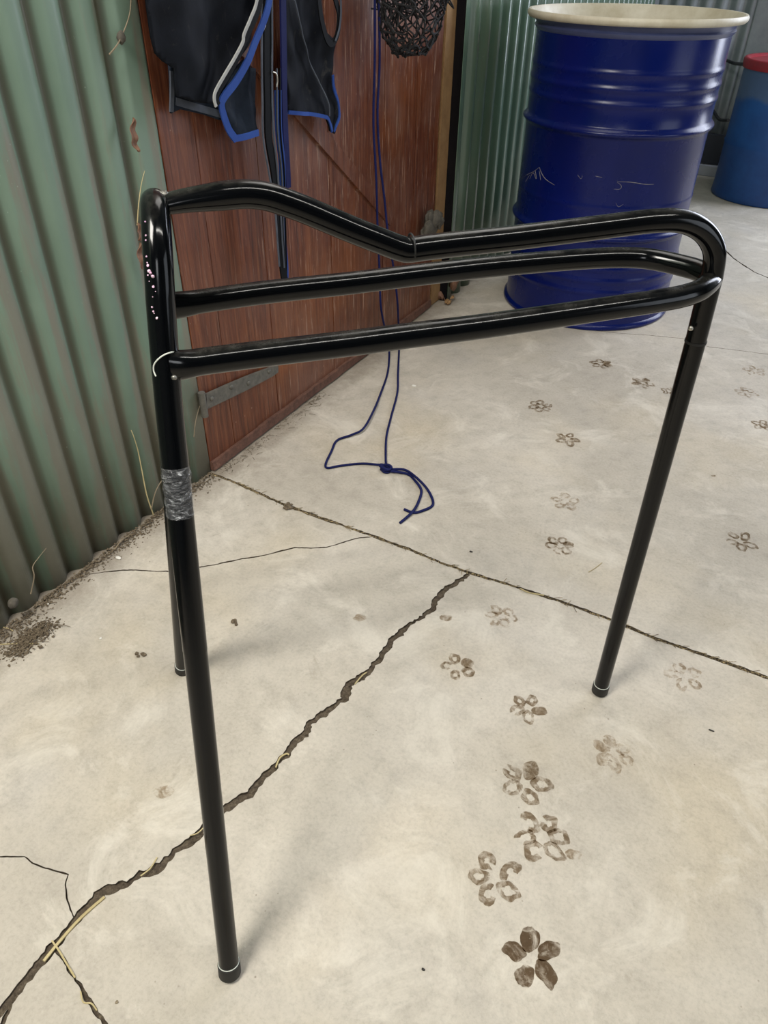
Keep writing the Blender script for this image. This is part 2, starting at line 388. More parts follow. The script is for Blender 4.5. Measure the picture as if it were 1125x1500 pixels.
# ------------------------------------------------------------------ walls
def corr_wall(name, y0, y1, xw, pitch, amp, phase, z0, z1, mat, sharp=1.6, flat=None, axis='y', thick=.001):
    ys = []; n = int((y1 - y0) / pitch * 16)
    V = []; F = []
    for i in range(n + 1):
        y = y0 + (y1 - y0) * i / n
        c = .5 + .5 * math.cos(2 * math.pi * (y - phase) / pitch)     # 1 on the crest
        h = -(1 - c) ** sharp * amp
        if flat and flat(y): h = 0.0 if h < 0 else h
        for z in (z0, .4, .9, 1.5, z1):
            hz = h + .0012 * noise.noise(Vector((y * 6, z * 2, 1)))
            V.append((xw + hz, y, z) if axis == 'y' else (y, xw - hz, z))
    for i in range(n):
        for k in range(4): a = i * 5 + k; F.append((a, a + 5, a + 6, a + 1))
    o = obj(name, V, F, mat); md = o.modifiers.new('t', 'SOLIDIFY'); md.thickness = thick; md.offset = 0
    return tag(o, kind='structure')
# near sheet: crest faces the room, x=0; ends at the door
corr_wall('wall_left', -4.0, .010, .0, .0735, .017, -.105, -.003, 3.0, M['green'], 1.9, lambda y: y > -.045)
XW = .035; WY = px_x(683, 10, XW).y; PH = px_x(705, 0, XW).y; PT = (px_x(813, 0, XW).y - PH) / 8
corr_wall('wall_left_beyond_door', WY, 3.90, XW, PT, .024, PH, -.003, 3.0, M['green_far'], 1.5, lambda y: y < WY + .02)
corr_wall('wall_back', .05, 6.0, 3.88, .077, .018, .30, .20, 3.0, M['silver'], 1.2, lambda y: .55 < y < .9, 'x')
bb = MB().bbox((.06, 3.86, .06), (6.0, 3.90, .215), .004).build('baseboard_back', M['board'], smooth=False); tag(bb, kind='structure')
bb = MB().bbox((.06, 3.83, -.001), (6.0, 3.90, .055), .004).build('trim_1', M['pale_strip'], smooth=False); tag(bb, kind='structure')  # pale strip along the foot of the back wall
# returns that close the door opening; near-black ones paint the shade of its gaps
jb = MB().bbox((-.09, 1.262, -.001), (.004, 1.338, 3.0), .004).build('trim_2', M['post'], smooth=False); tag(jb, kind='structure')
jb = MB().bbox((-.14, 1.338, -.001), (-.012, WY + .002, 3.0), .004).build('trim_3', M['shadewood'], smooth=False); tag(jb, kind='structure')
jb = MB().box((-.14, -.06, -.001), (-.020, .004, 3.0)).build('trim_4', M['shadewood'], smooth=False); tag(jb, kind='structure')
jb = MB().box((-.10, WY - .001, -.001), (XW - .002, WY + .012, 3.0)).build('trim_5', M['shadewood'], smooth=False); tag(jb, kind='structure')
tag(MB().box((-.15, -4.0, 3.0), (6.05, 4.0, 3.05)).build('ceiling', M['roof'], smooth=False), kind='structure')
tag(MB().box((6.0, -4.0, 0), (6.05, 4.0, 3.0)).build('wall_right', M['roof'], smooth=False), kind='structure')
tag(MB().box((-.15, -4.05, 0), (6.05, -4.0, 3.0)).build('wall_front', M['roof'], smooth=False), kind='structure')
tag(MB().box((-.19, -4.0, 0), (-.15, 4.0, 3.0)).build('wall_left_outer_lining', M['shadewood'], smooth=False), kind='structure')
# the door
door = empty('door_1', (0, 0, 0), kind='structure')
pb = MB(); y = .012; k = 0
while y < 1.25:
    wd = .098; y2 = min(y + wd, 1.252)
    pb.bbox((-.032, y + .0002, .006), (.002 + .0008 * math.sin(k * 2.3), y2 - .0002, 2.9), .0005); y = y2; k += 1
pb.build('plank_panel', M['door'], door, False)
# bottom rail of rough weathered boards
s_ = NT('rough_brown_sill'); s_.col(s_.ramp(s_.noise(40, 6, .8), [(.3, srgb('472f26')), (.6, srgb('6e4c3d')), (.8, srgb('83624f'))])); s_.rough(.85); s_.bump(s_.noise(90, 5, .8), .8, .004)
def rough_strip(name, ya, yb, za, zb, xa, xb, mat, parent, jit=.003, n=60):
    V = []; F = []
    for i in range(n + 1):
        y = ya + (yb - ya) * i / n; j = lambda q: noise.noise(Vector((y * 22, q * 3.1, .3))) * jit
        V += [(xa, y, za), (xb + j(1), y, za + .001), (xb + j(2), y, zb + j(3)), (xa, y, zb + j(4))]
    for i in range(n):
        a = i * 4
        for q in range(4): F.append((a + q, a + (q + 1) % 4, a + 4 + (q + 1) % 4, a + 4 + q))
    F += [(0, 1, 2, 3), tuple(n * 4 + q for q in range(4))]
    return obj(name, V, F, mat, parent, False)
rough_strip('bottom_rail', .012, 1.25, .004, .030, -.01, .011, s_.m, door)
# diagonal ledge and its shadow line
a = px_x(425, 165, .004); b = px_x(566, 326, .004)
d = (b - a).normalized(); n_ = Vector((0, -d.z, d.y))
V = []; F = []
for p in (a - d * .25, b + d * .02):
    for q in (n_ * .0, n_ * .040):
        for x in (-.004, .010): V.append((x, (p + q).y, (p + q).z))
F = [(0, 1, 3, 2), (4, 6, 7, 5), (0, 4, 5, 1), (2, 3, 7, 6), (1, 5, 7, 3), (0, 2, 6, 4)]
obj('diagonal_brace', V, F, M['door'], door, False)
# strap hinge
hx = .009
A = px_x(300, 588, hx); B = px_x(405, 540, hx)
dd = (B - A).normalized(); nn = Vector((0, -dd.z, dd.y))
hb = MB(); V = []; 
prof = [(0, .0185), (.25, .0185), (.55, .0175), (.75, .015), (.93, .0125), (1.0, .009)]
for t, h in prof:
    p = A + (B - A) * t
    for sgn in (-1, 1):
        for x in (-.002, .006): V.append(Vector((hx + x, 0, 0)) + Vector((0, (p + nn * h * sgn).y, (p + nn * h * sgn).z)))
F = []
for i in range(len(prof) - 1):
    a = i * 4; F += [(a, a + 2, a + 6, a + 4), (a + 1, a + 5, a + 7, a + 3), (a, a + 4, a + 5, a + 1), (a + 2, a + 3, a + 7, a + 6)]
F += [(0, 1, 3, 2), (20, 22, 23, 21)]
hb.add(V, F)
strap = hb.build('strap_hinge', M['steel'], door, False)
for q in ((310, 584), (339, 567), (364, 561), (394, 544)):
    c = px_x(*q, hx + .006); bm_ = bmesh.new(); bmesh.ops.create_uvsphere(bm_, u_segments=12, v_segments=8, radius=.0062)
    for v in bm_.verts: v.co = Vector((v.co.x * .75, v.co.y, v.co.z)) + c
    o_ = MB().addbm(bm_).build('bolt_head', M['steel'], strap)
kp = px_x(295, 575, .012); kb = px_x(297, 612, .012)
ok = MB(); tube_g(ok, [Vector((.012, kp.y, kp.z)), Vector((.012, kp.y, kb.z))], .0085, 16); ok.build('hinge_knuckle', M['steel'], strap, True)

# ------------------------------------------------------------------ saddle rack
AXA = Vector((.610, -.628, 0)); AXB = Vector((1.068, -.178, 0))
N_ = fl(337, 1428); F_ = fl(268, 982); R_ = fl(878, 1014)
rack = empty('saddle_rack', (N_ + F_ + R_) / 3, 'black three-legged tubular steel saddle rack standing on the concrete', 'saddle rack')
ZR = .760; TR = .0128
ln = fl(241, 534, ZR); lf = fl(236, 449, ZR)
def P_(px, py): return px_v(px, py, AXA, AXB)
topc = P_(227, 300)
# inverted U front frame: near leg, bend, far leg
tn = topc + (ln - topc) * .42; tf = topc + (lf - topc) * .42
foot = .030
def lerp(a, b, t): return a + (b - a) * t
TS = .615
near_leg = [lerp(N_, ln, t) for t in (.018, .25, .45, TS, 1)] 
far_leg = [lerp(F_, lf, t) for t in (.018, .25, .45, TS, 1)]
mid = (ln + lf) / 2
bend = []
u_ = (ln - lf) * .5
for k in range(0, 11):
    a = math.pi * k / 10; h = topc.z - ZR
    ax_ = lerp(mid, topc, 1)
    c0 = lerp(mid, topc, max(.0, .35 + .65 * math.sin(a)))
    bend.append(c0 + u_ * math.cos(a) * (.86 if k in (0, 10) else .80))
split = lerp(N_, ln, 1.0)
b1 = MB(); tube_g(b1, cat(near_leg + bend + far_leg[::-1][:1], 5), TR * 1.04, 20); b1.build('front_bend', M['black'], rack) if False else None
pts = cat([near_leg[3], lerp(N_, ln, .85), lerp(N_, ln, .95)] + bend + [lerp(F_, lf, .95), lerp(F_, lf, .85), far_leg[3]], 6)
tube_g(MB(), pts, TR, 20)
mb = MB(); tube_g(mb, pts, TR * 1.02, 24)
from mathutils.bvhtree import BVHTree
bend_tree = BVHTree.FromPolygons([tuple(v) for v in mb.v], mb.f)
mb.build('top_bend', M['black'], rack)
mb = MB(); tube_g(mb, near_leg[:4], TR, 24); nl = mb.build('leg', M['black'], rack); nl['label'] = 'near front leg wrapped with clear tape'
mb = MB(); tube_g(mb, far_leg[:4], TR, 24); flg = mb.build('leg', M['black'], rack)
# ridge tube and rear leg (one bent tube)
rid = [(243,299),(271,294),(301,290),(331,286.5),(361,284.5),(391,288),(422,298),(452,309.5),(512,335),(560,354),(584,363),(598,366),(622,363),(660,358.5),(740,350),(811,341.5),(880,333),(935,326),(962,323.5),(990,323),(1012,328),(1030,339),(1042,355),(1047,375),(1043,405)]
RP = [P_(*q) for q in rid]
rp = cat(RP, 5)
nflat = 8
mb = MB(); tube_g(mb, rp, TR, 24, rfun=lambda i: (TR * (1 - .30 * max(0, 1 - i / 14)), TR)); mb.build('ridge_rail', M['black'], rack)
lg_top = RP[-1]; lg_join = P_(1019, 500)
mb = MB(); tube_g(mb, [lg_top, lg_join + (R_ - lg_join) * 0, lerp(R_, lg_join, .5), lerp(R_, lg_join, .03)], TR, 24)
rl = mb.build('leg', M['black'], rack)
mb = MB(); jd = (R_ - lg_join).normalized(); tube_g(mb, [lg_join - jd * .002, lg_join + jd * .001], TR * 1.05, 24); mb.build('joint_ring', M['rubber'], rack)
# lower looped rails
NR = [(250,536),(271,534),(301,529),(391,517.5),(512,503),(600,491.5),(711,477.5),(861,456),(930,446),(962,441),(1000,434),(1027,424),(1042,408)]
FR = [(242,449),(271,445.5),(301,440.5),(391,428),(512,415),(610,403),(711,391.5),(811,382.5),(880,378),(930,377.5),(962,381),(1000,389.5),(1025,397)]
loop = [fl(*q, ZR) for q in NR] + [fl(*q, ZR) for q in FR[::-1]]
lp = cat(loop, 5); nl_ = len(lp)
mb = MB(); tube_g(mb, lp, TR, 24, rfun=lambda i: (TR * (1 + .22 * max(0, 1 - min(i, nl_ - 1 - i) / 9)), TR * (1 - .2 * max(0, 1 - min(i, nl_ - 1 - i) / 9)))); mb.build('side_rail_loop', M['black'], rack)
# details
for nm, leg, ft in (('a', N_, ln), ('b', F_, lf), ('c', R_, lg_join)):
    d = (ft - leg).normalized(); k = 1 / d.z
    par = {'a': nl, 'b': flg, 'c': rl}[nm]
    mb = MB(); tube_g(mb, [leg + d * .0005 * k, leg + d * .004, leg + d * .022, leg + d * .0225], [TR * .88, TR * 1.13, TR * 1.13, TR * 1.03], 24)
    o_ = mb.build('rubber_foot', M['rubber'], rack)
    o_.parent = par; o_.matrix_parent_inverse = Matrix.Identity(4)
    mb = MB(); c0 = leg + d * .0235; u = d.orthogonal().normalized(); v = d.cross(u)
    tube_g(mb, [c0 + (u * math.cos(t) + v * math.sin(t)) * TR * 1.04 for t in [2 * math.pi * i / 24 for i in range(24)]], .0006, 6, closed=True)
    o2 = mb.build('foot_ring', M['wire'], par)
for o_ in [o for o in C.objects if o.name.startswith(('rubber_foot', 'foot_ring'))]:
    o_.parent = o_.parent; o_.matrix_parent_inverse = Matrix.Translation(rack.location).inverted() if False else o_.parent.matrix_world.inverted() if False else Matrix.Identity(4)
    
d = (ln - N_).normalized()
def on_near(py):   # point of the near leg seen at picture height py
    lo, hi = 0, 1
    for _ in range(40):
        m_ = (lo + hi) / 2; q = RM.transposed() @ (lerp(N_, ln, m_) - CAM); yy = 750 - FPX * q.y / -q.z
        if yy > py: lo = m_
        else: hi = m_
    return lerp(N_, ln, lo)
ta, tb = on_near(755), on_near(682)
mb = MB(); TP = [lerp(ta, tb, i / 12) for i in range(13)]
tube_g(mb, TP, [TR * (1.10 + .05 * math.sin(i * 2.1)) for i in range(13)], 24, caps=False); mb.build('clear_tape', M['tape'], rack)
# pale torn band by the near rail joint
c0 = lerp(N_, ln, 1.0); e1 = (fl(262, 515, ZR) - c0).normalized()
ring = [(262,514),(250,516),(240,520),(232,526),(226.5,534),(226,543),(229,551)]; RG = []
for q in ring:
    hit = bend_tree.ray_cast(CAM, ray(*q).normalized())
    if hit[0]: RG.append(hit[0] + hit[1] * .0006)
mb = MB(); tube_g(mb, cat(RG, 4), .0007, 6); mb.build('pale_band', M['wire'], rack)
# weld beads, bolt and chipped spots
def blob(mb, c, r, sc=(1, 1, 1), seed=0, rough=.25, sub=2):
    bm_ = bmesh.new(); bmesh.ops.create_icosphere(bm_, subdivisions=sub, radius=r)
    for v in bm_.verts:
        q = v.co * (1 + rough * noise.noise(v.co * (2.2 / r) * .5 + Vector((seed, 0, 0))))
        v.co = Vector((q.x * sc[0], q.y * sc[1], q.z * sc[2])) + c
    return mb.addbm(bm_)
mb = MB()
def surf(p, r=TR): return p + (CAM - p).normalized() * r
wp = P_(603, 362)
jd_ = (P_(611, 361) - wp).normalized(); uu = jd_.orthogonal().normalized(); vv = jd_.cross(uu)
mb = MB(); tube_g(mb, [wp + (uu * math.cos(t) + vv * math.sin(t)) * TR * 1.03 for t in [2 * math.pi * i / 24 for i in range(24)]], .0011, 8, closed=True); mb.build('weld_bead', M['rubber'], rack)
mb = MB()
for i, q in enumerate(((231, 288), (234, 289), (238, 289), (242, 289))): blob(mb, P_(*q) + Vector((0, 0, .002)), .0042, seed=i)
mb.build('weld_bead', M['weld'], rack)
for i, q in enumerate(((253, 524), (255, 553), (1037, 384))): mb = MB(); blob(mb, surf(fl(*q, ZR), .010), .0024, seed=i + 9); mb.build('weld_bead', M['weld'], rack)
mb = MB(); q = px_v(1012, 481, AXA, AXB); blob(mb, surf(q, .012), .0032, seed=3, rough=.1); mb.build('rivet', M['metal'], rack)
mb = MB(); random.seed(3)
for (x, y, r) in [(212,345,.8),(212,352,.8),(213,376,.9),(214,385,.8),(215,389,1.2),(217,397,1.6),(219,400,1.2),(222,405,1.5),(215,403,.7),(217,412,.5),(223,420,1.1),(226,427,.5),(221,450,.9),(223,456,.8),(224,459,.6),(228,466,1.2),(211,325,.7),(222,435,.4)]:
    dr = ray(x + 2, y).normalized(); hit = bend_tree.ray_cast(CAM, dr)
    if hit[0]: blob(mb, hit[0] + hit[1] * .0002, .0011 * r, seed=x, rough=.3, sub=1)
o_ = mb.build('paint_chips', M['pink'], rack); o_['kind'] = 'stuff'; o_['label'] = 'small pink and white chips in the black coating'

# ------------------------------------------------------------------ large blue drum
DC = Vector((.470, 1.632, 0))
drum = empty('steel_drum', DC, 'large glossy dark blue open-top steel drum with a cream rim by the green wall', 'drum')
rb = .293
def bead(z, h, a): return [(rb + a * (.5 + .5 * math.cos(math.pi * t)), z + t * h) for t in (-1, -.75, -.5, -.25, 0, .25, .5, .75, 1)]
prof = [(0, .012), (rb - .012, .012), (rb - .004, .002), (rb + .008, .001), (rb + .011, .005), (rb + .010, .014), (rb + .001, .02), (rb, .04)]
for z in (.13, .17, .21): prof += bead(z, .014, .003)
prof += bead(.310, .018, .013) + bead(.405, .012, .0012)
prof += bead(.618, .018, .013) + bead(.695, .014, .0035) + bead(.735, .014, .0035) + bead(.775, .014, .003) + [(rb, .862)]
mb = MB(); lathe(mb, prof, DC, 128); db = mb.build('drum_body', M['drum'], drum)
mb = MB(); lathe(mb, [(rb, .860), (rb + .006, .866), (rb + .009, .872), (rb + .004, .877), (rb + .008, .885), (rb + .018, .893)], DC, 128); mb.build('neck_band', M['band'], drum)
mb = MB(); lathe(mb, [(rb - .006, .02), (rb - .006, .85), (rb + .006, .884), (rb + .016, .898), (rb + .019, .906), (rb + .024, .912), (rb + .031, .912), (rb + .035, .906), (rb + .034, .898), (rb + .028, .892), (rb + .016, .891)], DC, 128); mb.build('drum_rim', M['cream'], drum)
mb = MB(); lathe(mb, [(0, .025), (rb - .006, .025)], DC, 64); mb.build('drum_lining', M['cream'], drum)
# scratches through the paint
sb = MB()
def cylpt(px, py, r, cc):
    d = ray(px, py); ox, oy = CAM.x - cc.x, CAM.y - cc.y
    a = d.x ** 2 + d.y ** 2; b = 2 * (ox * d.x + oy * d.y); c = ox * ox + oy * oy - r * r
    disc = b * b - 4 * a * c
    if disc < 0: return None
    return CAM + d * ((-b - math.sqrt(disc)) / (2 * a))
def scratch(mb, pts, r, wd):
    P = [cylpt(x, y, r, DC) for x, y in pts]; P = [p for p in P if p]
    if len(P) > 1: tube_g(mb, cat(P, 4), [wd * .75 * (.4 + .6 * math.sin(math.pi * (i + .5) / (len(P) * 4 - 3))) for i in range((len(P) - 1) * 4 + 1)], 5)
for pts, wd in (([(758,272),(764,262),(772,256),(782,251),(790,245)], .0013), ([(790,245),(794,255),(800,263),(812,271)], .0013), ([(776,262),(781,253),(785,262)], .0011), ([(784,250),(786,262)], .0012), ([(790,250),(792,264)], .001), ([(770,266),(776,256)], .001),
                ([(904,266),(925,267),(945,270),(958,270)], .0012), ([(904,267),(910,272),(908,277),(899,277)], .0009), ([(872,258),(882,260)], .0011), ([(846,256),(851,262),(853,257)], .0008), ([(902,297),(906,303),(913,299)], .0006)):
    scratch(sb, pts, rb + .0002, wd)
o_ = sb.build('paint_scratches', M['scr'], drum); o_['kind'] = 'stuff'; o_['label'] = 'pale scratches in the blue paint'

# ------------------------------------------------------------------ small barrel at the right edge
BC = Vector((.870, 3.56, 0)); rr = .265; bh = .635
bar = empty('steel_barrel', BC, 'smaller worn blue barrel with a faded red rim, cut by the right edge', 'barrel')
mb = MB(); lathe(mb, [(0, .012), (rr - .01, .012), (rr, .002), (rr + .004, .008), (rr + .002, .03), (rr, .05), (rr, .25), (rr + .004, .26), (rr, .27), (rr, bh - .03)], BC, 96); mb.build('barrel_body', M['barrel'], bar)
mb = MB(); lathe(mb, [(rr - .004, bh - .045), (rr + .008, bh - .043), (rr + .011, bh - .03), (rr + .011, bh - .006), (rr + .004, bh), (rr - .012, bh - .002), (rr - .02, bh - .012), (0, bh - .012)], BC, 96); mb.build('barrel_rim', M['red'], bar)
# cables running from the wall to the barrel
def barpt(px, py):
    for k in range(40):
        d = ray(px + k, py); ox, oy = CAM.x - BC.x, CAM.y - BC.y; r = rr + .008
        a = d.x ** 2 + d.y ** 2; b = 2 * (ox * d.x + oy * d.y); c = ox * ox + oy * oy - r * r
        if b * b - 4 * a * c > 0: return CAM + d * ((-b - math.sqrt(b * b - 4 * a * c)) / (2 * a))
for pts, lab in (([(1050,78),(1060,86),(1068,90),(1077,93)], 'black cable from the back wall to the worn barrel, upper one near the red rim'), ([(1036,152),(1046,164),(1054,175)], 'short black cable reaching the worn barrel, lower of the two cables')):
    mb = MB(); P = [CAM + ray(*q) * ((y_ - CAM.y) / ray(*q).y) for q, y_ in zip(pts, (3.86, 3.78, 3.70, 3.66))]; P.append(barpt(pts[-1][0] + 3, pts[-1][1] + 1))
    tube_g(mb, cat(P, 5), .008, 8); tag(mb.build('black_cable', M['cable']), lab, 'cable', 'cables behind the drums')

# ------------------------------------------------------------------ horse rug
rug = empty('horse_rug', px_x(350, 0, .05), 'navy canvas horse rug with royal blue binding hanging over the red timber door', 'horse rug')
def cloth(name, poly, x0, mat, amp=.010, freq=9, thick=.004, seed=0, parent=rug, curl=0):
    pts = [px_x(px, py, x0) for px, py in poly]
    P2 = [Vector((p.y, p.z)) for p in pts]
    n0 = len(P2); ys = [p.x for p in P2]; zs = [p.y for p in P2]
    def inp(q):
        c = False
        for i in range(n0):
            a, b = P2[i], P2[(i + 1) % n0]
            if (a.y > q.y) != (b.y > q.y) and q.x < (b.x - a.x) * (q.y - a.y) / (b.y - a.y) + a.x: c = not c
        return c
    allp = []; 
    for i in range(n0):
        a, b = P2[i], P2[(i + 1) % n0]; k = max(1, int((b - a).length / .008))
        allp += [a + (b - a) * (j / k) for j in range(k)]
    nb = len(allp); st = .009; y = min(ys)
    while y < max(ys):
        z = min(zs)
        while z < max(zs):
            q = Vector((y + random.uniform(-.001, .001), z + random.uniform(-.001, .001)))
            if inp(q): allp.append(q)
            z += st
        y += st
    vo, eo, fo, *_ = delaunay_2d_cdt(allp, [(i, (i + 1) % nb) for i in range(nb)], [], 1, 1e-6)
    V = []
    for v in vo:
        w_ = noise.noise(Vector((v.x * freq, v.y * freq * .45, seed))) * amp + noise.noise(Vector((v.x * freq * 2.7, v.y * freq * 1.6, seed + 5))) * amp * .4
        V.append((x0 + w_, v.x, v.y))
    keep = [tuple(f) for f in fo if inp(sum((vo[i] for i in f), Vector((0, 0))) / len(f))]
    o = obj(name, V, keep, mat, parent); md = o.modifiers.new('t', 'SOLIDIFY'); md.thickness = thick; md.offset = 0
    def hx(y, z): return noise.noise(Vector((y * freq, z * freq * .45, seed))) * amp + noise.noise(Vector((y * freq * 2.7, z * freq * 1.6, seed + 5))) * amp * .4
    return o, hx
def ribbon(name, line, x0, wd, mat, hx, parent, th=.003, off=.004):
    """flat tape sewn along a line of a panel; wd in metres"""
    P = cat([px_x(px, py, x0) for px, py in line], 6); V = []; F = []
    for i, p in enumerate(P):
        t = (P[min(i + 1, len(P) - 1)] - P[max(i - 1, 0)]); t.x = 0; t.normalize(); n = Vector((0, -t.z, t.y))
        for sgn in (-1, 1):
            q = p + n * wd * .5 * sgn; h = hx(q.y, q.z) if hx else 0
            V.append((x0 + h + off, q.y, q.z)); V.append((x0 + h + off - th, q.y, q.z))
    for i in range(len(P) - 1):
        a = i * 4; F += [(a, a + 2, a + 6, a + 4), (a + 1, a + 5, a + 7, a + 3), (a, a + 4, a + 5, a + 1), (a + 2, a + 3, a + 7, a + 6)]
    n = (len(P) - 1) * 4; F += [(0, 1, 3, 2), (n, n + 2, n + 3, n + 1)]
    return obj(name, V, F, mat, parent)
# back panels
pb_, h0 = cloth('lower_panel', [(247,95),(330,90),(372,100),(372,190),(345,178),(322,176),(300,168),(264,160),(250,166)], .030, M['navy2'], .006, 9, seed=2)
ribbon('binding', [(256,148),(280,155),(305,162),(325,168)], .030, .013, M['greystripe'], h0, pb_)
ribbon('binding', [(250,104),(250,164)], .030, .010, M['greystripe'], h0, pb_)
p1, h1 = cloth('left_panel', [(206,-60),(214,10),(222,55),(228,78),(238,90),(250,100),(255,140),(285,150),(316,152),(318,140),(345,95),(360,60),(378,10),(386,-60)], .055, M['navy'], .022, 9, seed=5)
# folded front flap with piping and binding
p2, h2 = cloth('folded_flap', [(318,150),(326,158),(330,172),(337,190),(347,204),(360,203),(377,196),(374,160),(368,120),(362,80),(350,88),(330,130)], .046, M['navy2'], .016, 20, seed=8)
ribbon('binding', [(398,-60),(393,0),(385,30),(372,62),(362,88),(345,118),(328,140),(323,152),(326,168),(334,190),(344,204)], .084, .0155, M['blue'], None, p1)
ribbon('binding', [(342,203),(358,200),(377,194)], .074, .012, M['blue'], None, p2)
ribbon('edge_stripe', [(388,-60),(380,0),(371,28),(357,58),(347,82),(330,112),(317,134),(315,146),(318,154)], .086, .013, M['web'], None, p1)
ribbon('piping', [(383,-60),(375,0),(366,26),(356,50),(354,62),(342,85),(326,112),(314,134),(312.5,146),(315,156)], .088, .0055, M['piping'], None, p1)
# right panels
p3, h3 = cloth('right_panel', [(404,-60),(410,40),(414,100),(417,164),(450,168),(478,173),(484,192),(491,196),(498,172),(494,140),(486,108),(488,66),(470,40),(462,-60)], .050, M['navy'], .022, 12, seed=12)
ribbon('binding', [(419,164),(440,166),(462,168),(478,173),(483,182),(486,193)], .056, .008, M['blue'], h3, p3)
ribbon('binding', [(487,110),(492,135),(497,160),(497,175),(490,193)], .056, .005, M['blue'], h3, p3)
ribbon('piping', [(424,0),(434,30),(447,60),(455,82),(470,118),(480,150),(481,170)], .060, .0022, M['greystripe'], h3, p3)
# looped belly strap
lpx = [(462,-60),(466,0),(470,30),(478,58),(486,63),(493,48),(495,20),(488,-10),(484,-60)]
s1 = ribbon('belly_strap', lpx, .078, .014, M['web'], None, rug)
ribbon('strap_stripe', [(495,-60),(498,10),(496,40),(490,60)], .082, .003, M['greystripe'], None, s1)
# long hanging surcingle
H = [(390,-60),(390,40),(390,100),(391,150),(392,200),(400,250),(406,300),(410,350),(413,390),(416,411)]
s2 = ribbon('hanging_strap', H, .074, .022, M['web'], None, rug, th=.004)
s3 = ribbon('hanging_strap', [(406,132),(407,190),(412,240),(413,300),(414,350),(417,392),(417,412)], .070, .020, M['blue'], None, rug, th=.004)
ribbon('hanging_strap', [(412,-60),(414,60),(415,140),(417,200),(420,250),(421,275)], .064, .018, M['rope'], None, rug, th=.004)
ribbon('strap_stripe', [(x - 8 if y < 290 else x - 5, y) for x, y in H[:-1]], .0765, .0032, M['greystripe'], None, s2)
ribbon('strap_stripe', [(396,-60),(397,40),(397,120),(399,190),(405,250),(409,300),(412,350),(415,392)], .0765, .0036, M['greystripe'], None, s2)
ribbon('strap_stripe', [(404,100),(405,190),(411,250),(413,300),(414.5,350),(417,400)], .0735, .0028, M['greystripe'], None, s3)
ribbon('strap_stripe', [(408.5,100),(409.5,190),(415,250),(416,300),(417.5,350),(418.5,400)], .0735, .0022, M['web'], None, s3)
mb = MB(); c = px_x(403, 118, .082)
tube_g(mb, cat([c + Vector((0, -.006, .016)), c + Vector((.001, .004, .012)), c + Vector((.001, .007, 0)), c + Vector((0, .004, -.012))], 5), .0016, 8); mb.build('metal_clip', M['metal'], rug)
mb = MB(); c = px_x(385, 46, .082); tube_g(mb, [c + Vector((0, -.012, -.006)), c + Vector((0, .002, .002)), c + Vector((0, .010, .010))], .0016, 8); mb.build('metal_clip', M['metal'], rug)
mb = MB(); c = px_x(418, 411, .074); tube_g(mb, [c + Vector((0, 0, .006)), c + Vector((0, .002, -.004))], .0012, 8); mb.build('metal_clip', M['metal'], rug)

# ------------------------------------------------------------------ blue cord
def onfl(q, lift=.0035): return fl(q[0], q[1], lift)
cordA = [px_x(548,-80,.085), px_x(549,0,.085), px_x(549,90,.085), px_x(547,180,.085), px_x(551,260,.085), px_x(553,330,.086), px_x(556,400,.088), px_x(558,450,.092)]
g = fl(571, 520, .0035)
cordA += [lerp(cordA[-1], fl(570,512,.012), .6), fl(570,512,.012), onfl((568,545)), onfl((557,578),.005), onfl((546,604),.010), onfl((532,628),.010), onfl((515,637),.006), onfl((494,645)), onfl((486,660)), onfl((477,684)), onfl((500,682)), onfl((530,679)), onfl((556,681),.006)]
cordB = [px_x(554,-80,.088), px_x(555,0,.088), px_x(556,90,.088), px_x(553,170,.088), px_x(557,240,.089), px_x(563,290,.092), px_x(568,340,.096), px_x(576,390,.102), px_x(582,440,.108)]
cordB += [lerp(cordB[-1], fl(585,500,.010), .6), fl(585,500,.010), onfl((583,545),.004), onfl((582,575)), onfl((573,610)), onfl((566,640)), onfl((565,672),.006), onfl((566,682),.010)]
knot = []
kc = fl(565, 686, .010)
for i in range(26):
    t = i / 25 * 2 * math.pi * 3
    knot.append(kc + Vector((math.cos(t) * (.013 + .003 * math.cos(t * .67)), math.sin(t) * .009 , .006 * math.sin(t * .67 + 1))))
tail1 = [onfl((572,690),.008), onfl((596,694),.004), onfl((607,703)), onfl((617,718)), onfl((613,735),.004), onfl((604,750),.006), onfl((586,766))]
tail2 = [onfl((570,688),.010), onfl((592,688),.006), onfl((608,698),.009), onfl((624,714),.004), onfl((633,730)), onfl((633,741)), onfl((619,748)), onfl((606,751),.003), onfl((592,746))]
cord = empty('blue_cord', fl(565, 686), 'long navy blue cord hanging down the red door and trailing knotted onto the floor', 'cord')
for P, nm in ((cordA, 'hanging_strand'), (cordB, 'hanging_strand'), (tail1, 'loose_end'), (tail2, 'loose_end')):
    mb = MB(); tube_g(mb, cat(P, 8), .0033 if nm == 'loose_end' else .0031, 10); mb.build(nm, M['rope'], cord)
mb = MB(); tube_g(mb, cat(knot, 5), .0036, 10); mb.build('knot', M['rope'], cord)

